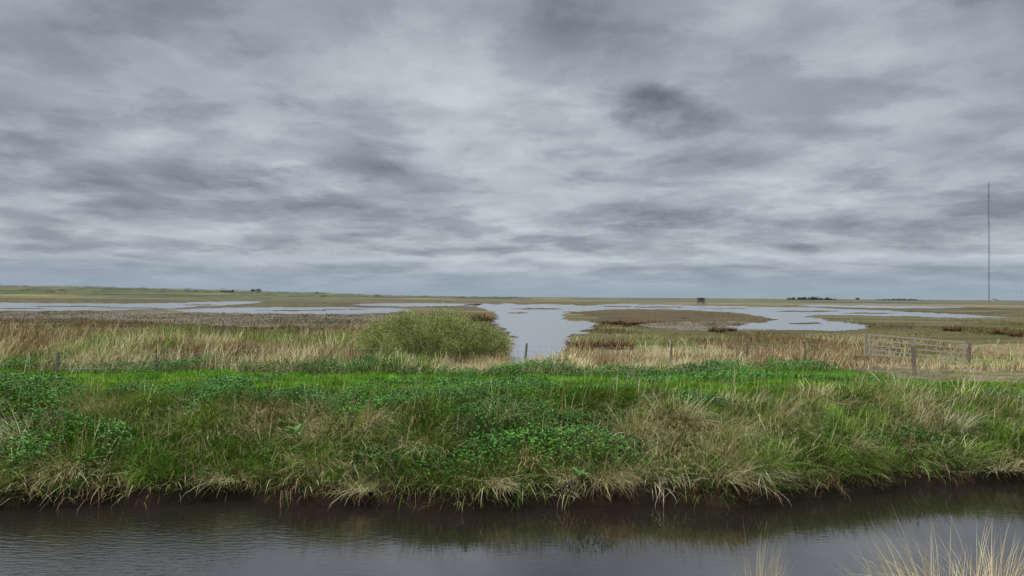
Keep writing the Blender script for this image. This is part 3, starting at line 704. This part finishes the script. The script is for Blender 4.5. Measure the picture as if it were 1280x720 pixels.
# ------------------------------------------------------------ world
W=bpy.data.worlds.new('World'); S.world=W; W.use_nodes=True; nt=W.node_tree; nt.nodes.clear(); Lk=nt.links
tc=N(nt,'ShaderNodeTexCoord'); sep=N(nt,'ShaderNodeSeparateXYZ'); Lk.new(tc.outputs['Generated'],sep.inputs[0])
X_,Y_,Z_=sep.outputs
zc=mth(nt,'ADD',mth(nt,'MAXIMUM',Z_,0.0),.14)
cx=mth(nt,'DIVIDE',X_,zc); cy=mth(nt,'DIVIDE',Y_,zc)
cmb=N(nt,'ShaderNodeCombineXYZ'); Lk.new(cx,cmb.inputs[0]); Lk.new(cy,cmb.inputs[1])
def wn(scale,det,rough,dist,off,st=(1,1,1),rot=0,lac=2.0):
    mp=N(nt,'ShaderNodeMapping'); mp.inputs['Location'].default_value=off; mp.inputs['Scale'].default_value=st; mp.inputs['Rotation'].default_value=(0,0,rot)
    Lk.new(cmb.outputs[0],mp.inputs[0])
    n=N(nt,'ShaderNodeTexNoise'); n.inputs['Scale'].default_value=scale; n.inputs['Detail'].default_value=det; n.inputs['Roughness'].default_value=rough; n.inputs['Distortion'].default_value=dist; n.inputs['Lacunarity'].default_value=lac
    Lk.new(mp.outputs[0],n.inputs['Vector']); return n.outputs[0]
def mrange(v,a,b,c,d,smooth=True):
    e=N(nt,'ShaderNodeMapRange',interpolation_type='SMOOTHSTEP' if smooth else 'LINEAR'); Lk.new(v,e.inputs[0])
    for i,k in enumerate((a,b,c,d)): e.inputs[i+1].default_value=k
    return e.outputs[0]
A=wn(1.2,9,.52,.15,(5.1,2.7,0),(.9,.85,1),.12)
B=wn(.5,3,.5,.2,(7.3,4.2,0),(.8,1.0,1),.15)
D=wn(6,8,.62,.1,(1.3,9.2,0),(1.0,.8,1),.1)
Cc=wn(1.5,11,.57,.2,(13.1,5.2,0),(.8,1.0,1),.05)
E_=wn(3.0,11,.58,.15,(23.1,15.2,0),(.9,1.0,1),-.05)
wv=N(nt,'ShaderNodeTexNoise'); wv.inputs['Scale'].default_value=1.8; wv.inputs['Detail'].default_value=7; Lk.new(cmb.outputs[0],wv.inputs['Vector'])
wa=N(nt,'ShaderNodeVectorMath',operation='MULTIPLY_ADD'); Lk.new(wv.outputs['Color'],wa.inputs[0]); wa.inputs[1].default_value=(.9,.9,0); Lk.new(cmb.outputs[0],wa.inputs[2])
vo=N(nt,'ShaderNodeTexVoronoi',feature='SMOOTH_F1'); vo.inputs['Scale'].default_value=2.0; vo.inputs['Smoothness'].default_value=.4; Lk.new(wa.outputs[0],vo.inputs['Vector'])
puff=vo.outputs['Distance']
f=mth(nt,'ADD',mth(nt,'MULTIPLY',A,.95),mth(nt,'ADD',mth(nt,'MULTIPLY',B,.5),mth(nt,'MULTIPLY',D,.20)))
f=mth(nt,'ADD',f,mth(nt,'MULTIPLY',puff,.38))
f=mth(nt,'ADD',f,mrange(Cc,.47,.57,.075,-.085))
f=mth(nt,'ADD',f,mrange(E_,.47,.57,-.03,.045))
f=mth(nt,'ADD',f,-.475)
ys=mth(nt,'MAXIMUM',Y_,.05); gx=mth(nt,'DIVIDE',X_,ys); gz=mth(nt,'DIVIDE',Z_,ys)
f=mth(nt,'ADD',f,mrange(gz,.20,.5,0,-.12))
wob=mth(nt,'MULTIPLY_ADD',A,1.6,-.8); wob2=mth(nt,'MULTIPLY_ADD',D,1.2,-.6)
def blob(px,py,w,h,amp,soft=1.0,wk=1.0):
    d_=ray(px,py); gx0=d_.x/d_.y; gz0=d_.z/d_.y
    dx=mth(nt,'DIVIDE',mth(nt,'SUBTRACT',gx,gx0),w/F); dz=mth(nt,'DIVIDE',mth(nt,'SUBTRACT',gz,gz0),h/F)
    r2=mth(nt,'ADD',mth(nt,'MULTIPLY',dx,dx),mth(nt,'MULTIPLY',dz,dz))
    r_=mth(nt,'ADD',mth(nt,'SQRT',r2),mth(nt,'ADD',mth(nt,'MULTIPLY',wob,1.0*wk),mth(nt,'MULTIPLY',wob2,1.4*wk)))
    return mrange(r_,1.0+soft*.5,1.0-soft,0,amp)
for args in [(795,124,46,20,-.24,.9,1.0),(842,138,56,27,-.36,.9,1.0),(640,170,190,90,.13,1),(120,215,240,22,-.14,1),(440,212,140,16,-.14,1),(1000,215,280,30,-.08,1),
             (240,283,300,18,.16,1),(1130,110,200,50,.06,1),(330,80,150,50,-.07,1),(150,120,120,30,.08,1),(480,120,80,40,-.05,1),(900,30,300,40,-.07,1),(760,275,320,13,-.12,1),(1000,322,300,9,.12,1),(160,330,200,6,-.09,1),(1120,280,260,11,-.10,1),(640,325,400,6,.10,1),(300,310,260,6,-.07,1),(900,305,260,6,-.06,1)]:
    f=mth(nt,'ADD',f,blob(*args))
rp=N(nt,'ShaderNodeValToRGB'); cr=rp.color_ramp; cr.interpolation='B_SPLINE'
cr.elements[0].position=.0; cr.elements[0].color=(.12,.148,.178,1)
cr.elements[1].position=1.0; cr.elements[1].color=(.68,.73,.785,1)
e=cr.elements.new(.32); e.color=(.25,.29,.335,1)
e=cr.elements.new(.62); e.color=(.395,.442,.498,1)
Lk.new(f,rp.inputs[0])
hz=mrange(Z_,.0,.08,.9,0)
mx=N(nt,'ShaderNodeMix',data_type='RGBA'); Lk.new(hz,mx.inputs[0]); Lk.new(rp.outputs[0],mx.inputs[6]); mx.inputs[7].default_value=(.32,.39,.475,1)
zn=mrange(Z_,.45,.9,1.0,5.0)
scv=N(nt,'ShaderNodeVectorMath',operation='SCALE'); Lk.new(mx.outputs[2],scv.inputs[0]); Lk.new(zn,scv.inputs['Scale'])
sky=N(nt,'ShaderNodeTexSky',sky_type='NISHITA'); sky.sun_disc=False; sky.sun_elevation=math.radians(50); sky.sun_rotation=math.radians(250)
b1=N(nt,'ShaderNodeBackground'); b1.inputs['Strength'].default_value=.05; Lk.new(sky.outputs[0],b1.inputs[0])
b2=N(nt,'ShaderNodeBackground'); b2.inputs['Strength'].default_value=1.0; Lk.new(scv.outputs[0],b2.inputs[0])
ms=N(nt,'ShaderNodeMixShader'); ms.inputs[0].default_value=.95; Lk.new(b1.outputs[0],ms.inputs[1]); Lk.new(b2.outputs[0],ms.inputs[2])
wo=N(nt,'ShaderNodeOutputWorld'); Lk.new(ms.outputs[0],wo.inputs[0])
ld=bpy.data.lights.new('sun','SUN'); ld.energy=1.5; ld.angle=math.radians(12); ld.color=(1,.96,.88)
lo=bpy.data.objects.new('sun',ld); C.objects.link(lo)
el=math.radians(50); az=math.radians(250)
sd=Vector((math.sin(az)*math.cos(el),math.cos(az)*math.cos(el),math.sin(el)))
lo.rotation_euler=sd.to_track_quat('Z','Y').to_euler(); lo.location=(0,0,30)
